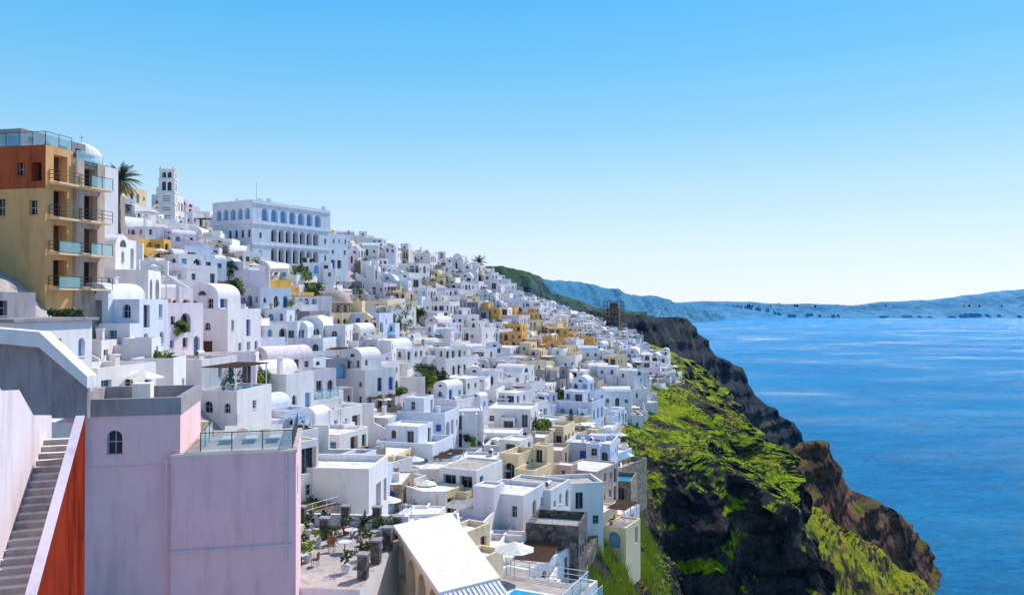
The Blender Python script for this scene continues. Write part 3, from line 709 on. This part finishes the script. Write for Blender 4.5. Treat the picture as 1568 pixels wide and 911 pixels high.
mb=MB(); mb.vol(-3.5,3.5,-2.5,4,-8,0,3.6,'white_plaster',R,par=.6,dens=.25); mb.stairs(-5,-3.6,-6,-2.8,-.5,2.5,'terrace_floor',-9); mb.box(-5.3,-5.01,-6,1.5,-8,3.4,'white_plaster')
mb.prism([(-3.58,-6,-8),(-3.58,-2.52,-8),(-3.58,-2.52,2),(-3.58,-6,.5)],(.25,0,0),'white_plaster')
mb.obj('white_house',(-15.8,73,201.3),-6)
for (x,y_,s,m_) in ((-8.5,80,1,'white_plaster'),(-3,84,2,'white_plaster'),(-4,74,3,'cream_plaster'),(-1.5,70,5,'white_plaster')):
    house(x,y_,random.Random(900+s),m_)
# scaffolded tower
mb=MB(); mb.vol(-3,3,-3,3,-6,0,8,'warm_stone',R,par=.8); mb.cyl((0,0,8),(0,0,11.5),2.4,2.0,'lava_stone',12); 
for i in range(6):
    x=-4+i*1.6
    for y_ in (-4,-3.3): mb.cyl((x,y_,-6),(x,y_,12.4),.1,.1,'dark_metal',5)
for k in range(9): mb.cyl((-4,-4,-4+k*2),(4,-4,-4+k*2),.08,.08,'dark_metal',5); mb.box(-4,4,-4,-3.2,-3.9+k*2,-3.8+k*2,'brown_wood')
for k in range(9): mb.cyl((4,-4,-4+k*2),(4,4,-4+k*2),.08,.08,'dark_metal',5)
for y_ in (-2,0,2,4): mb.cyl((4,y_,-6),(4,y_,12.4),.1,.1,'dark_metal',5)
mb.obj('scaffolded_stone_tower',(48,375,209),-20)
for ya in range(70,290,12):
    p0=prof(ya)[4];p1=prof(ya+12)[4]; mb=MB()
    a=Vector((p0[0]+1,ya,p0[1]-.5));b_=Vector((p1[0]+1,ya+11.7,p1[1]-.5)); L_=(b_-a).length
    mb.box(-.4,.4,0,L_*R.uniform(.7,1),-7,R.uniform(-.6,.8),R.choice(['lava_stone','warm_stone','warm_stone','old_plaster']))
    mb.obj('retaining_wall',a,-math.degrees(math.atan2(b_.x-a.x,b_.y-a.y)))

# ------------------------------------------------------------ trees
def palm(name,loc,h,r,nf=46,tk=1.0):
    mb=MB(); pts=[Vector((.15*math.sin(i),.1*i*.2,h*i/8)) for i in range(9)]
    for i in range(8): mb.cyl(pts[i],pts[i+1],(.30-.012*i+.04*(i%2))*min(1,h/5)*tk,(.28-.012*i)*min(1,h/5)*tk,'bark',8)
    top=pts[-1]; rg=random.Random(3)
    for k in range(nf):
        az=rg.uniform(0,2*math.pi); el=rg.uniform(-.8,1.35); L=r*rg.uniform(.8,1.1); p=top.copy(); v=Vector((math.cos(az)*math.cos(el),math.sin(az)*math.cos(el),math.sin(el)))
        n=10; dead=el<-.25
        if dead: L*=.7
        for i in range(n):
            q=p+v*(L/n); v=(v+Vector((0,0,-.13))).normalized(); sd=v.cross(Vector((0,0,1))).normalized()
            mt='leaf_dry' if dead else 'palm_leaf'
            mb.cyl(p,q,.035,.03,mt,4,False)
            w=L*.2*math.sin(math.pi*min(1,(i+1.6)/(n+1)))
            for sg in(-1,1):
                for e in (0,.33,.66):
                    b0=p.lerp(q,e); b1=p.lerp(q,e+.22); t=b0+sd*sg*w+v*w*.6+Vector((0,0,-w*.35)); mb.face([b0,b1,t],mt)
            p=q
    mb.obj(name,loc)
palm('palm_tree',P(181,345,125)+Vector((0,0,-4)),11.0,3.7,90)
palm('palm_tree',P(733,425,335)+Vector((0,0,-4)),10.5,4.2,60)
palm('palm_tree',P(553,815,60)+Vector((0,0,-.8)),1.4,1.2,26)
def tree(name,loc,h,r,mats=('leaf','leaf','leaf_light'),seed=1,n=26,lf_=80):
    rg=random.Random(seed); mb=MB()
    mb.cyl((0,0,-1.5),(.1,.05,h*.45),.22,.14,'bark',8)
    for i in range(n):
        a=rg.uniform(0,6.28); rr=r*rg.uniform(.15,1); z=h*rg.uniform(.4,1.0)-rr*.15
        c=Vector((rr*math.cos(a)*.85,rr*math.sin(a)*.85,z))
        if i%3==0: mb.cyl((.08,.04,h*.35),c,.08,.025,'bark',5,False)
        mb.leaves(c,r*rg.uniform(.22,.42),lf_,rg.choice(mats),.19,rg)
    mb.obj(name,loc)
k=0
for (px,py,d,h,r) in TREES:
    k+=1; p=P(px,py,d); p.z=T(p.x,p.y)+.6
    dark=k in(1,2,8)
    tree('olive_tree' if k%2 else 'leafy_tree',p,h,r,('leaf','palm_leaf','leaf') if dark else ('leaf','leaf','leaf_light'),seed=k)
mb=MB(); n=len(tts); rg=random.Random(11)
cand=[i for i in range(len(TV)) if 4.02<tts[i%n]<6.6 and 60<TV[i].y<330]
for _ in range(7500):
    i=rg.choice(cand); 
    if i+n+1>=len(TV): continue
    e1=TV[i+1]-TV[i]
    nn=e1.cross(TV[i+n]-TV[i]).normalized()
    if nn.z<.70+.6*noise.noise(TV[i]*.05): continue
    p=TV[i]+Vector((rg.uniform(-1,1)*.5,rg.uniform(-1,1)*.5,0)); pat=noise.noise(TV[i]*.06+Vector((5,5,5)))
    mt='leaf_light' if pat>-.1 else ('leaf' if pat>-.3 else 'leaf_dry')
    if rg.random()<.2: mt=rg.choice(['leaf','leaf_dry'])
    near=TV[i].y<140; sz=rg.uniform(.25,.8)
    mb.leaves(p,sz,30 if near else 14,mt,.14 if near else .22,rg,.45)
mb.obj('hillside_shrubs')
mb=MB()
for _ in range(11000):
    y_=rg.uniform(84,150); p4=prof(y_)[4]; x=p4[0]+rg.gauss(4,3)
    if noise.noise(Vector((x*.15,y_*.1,0)))<-.1: continue
    z=T(x,y_); h=rg.uniform(.5,1.6); dx,dy=rg.uniform(-.6,.6),rg.uniform(-.7,.3)
    mb.face([(x-.08,y_,z-.6),(x+.08,y_,z-.6),(x+dx*h,y_+dy*h,z+h)],rg.choice(['reed','leaf_dry','reed','leaf_light','reed']))
mb.obj('reed_grass')

# ------------------------------------------------------------ light, world, camera
az=math.radians(42); el=math.radians(48)
S=Vector((math.sin(az)*math.cos(el),math.cos(az)*math.cos(el),math.sin(el)))
L=bpy.data.lights.new('sun','SUN'); L.energy=5.0; L.angle=math.radians(.5); L.color=(1,.94,.85)
lo=bpy.data.objects.new('sun',L); scene.collection.objects.link(lo); lo.rotation_euler=S.to_track_quat('Z','Y').to_euler(); lo.location=(0,0,400)
w=bpy.data.worlds.new('World'); scene.world=w; w.use_nodes=True; nt=w.node_tree
sk=nt.nodes.new('ShaderNodeTexSky'); sk.sky_type='NISHITA'; sk.sun_disc=False; sk.sun_elevation=el; sk.sun_rotation=az; sk.altitude=0; sk.air_density=1.0; sk.dust_density=0.2; sk.ozone_density=2.5
tc=N(nt,'ShaderNodeTexCoord'); sp=N(nt,'ShaderNodeSeparateXYZ'); nt.links.new(tc.outputs['Generated'],sp.inputs[0])
gr=ramp(nt,sp.outputs['Z'],[(0.0,(.80,.90,1.0)),(0.06,(.72,.87,1.0)),(0.135,(.52,.79,1.0)),(0.21,(.28,.67,1.0)),(0.29,(.14,.58,1.0)),(0.37,(.07,.50,1.0)),(1.0,(.10,.22,.50))])
sc_=N(nt,'ShaderNodeVectorMath',operation='SCALE'); nt.links.new(gr,sc_.inputs[0]); sc_.inputs['Scale'].default_value=1/0.14
mx=mix(nt,0.80,sk.outputs[0],sc_.outputs[0])
bg=nt.nodes['Background']; bg.inputs['Strength'].default_value=0.14; nt.links.new(mx,bg.inputs['Color'])
cam=bpy.data.cameras.new('camera'); co=bpy.data.objects.new('camera',cam); scene.collection.objects.link(co)
cam.lens=28; cam.sensor_width=36; cam.clip_start=0.5; cam.clip_end=200000
co.location=(0,0,CAMZ); co.rotation_euler=(math.radians(90+0.45),0,0); scene.camera=co
scene.view_settings.view_transform='Standard'; scene.view_settings.look='None'; scene.view_settings.exposure=0
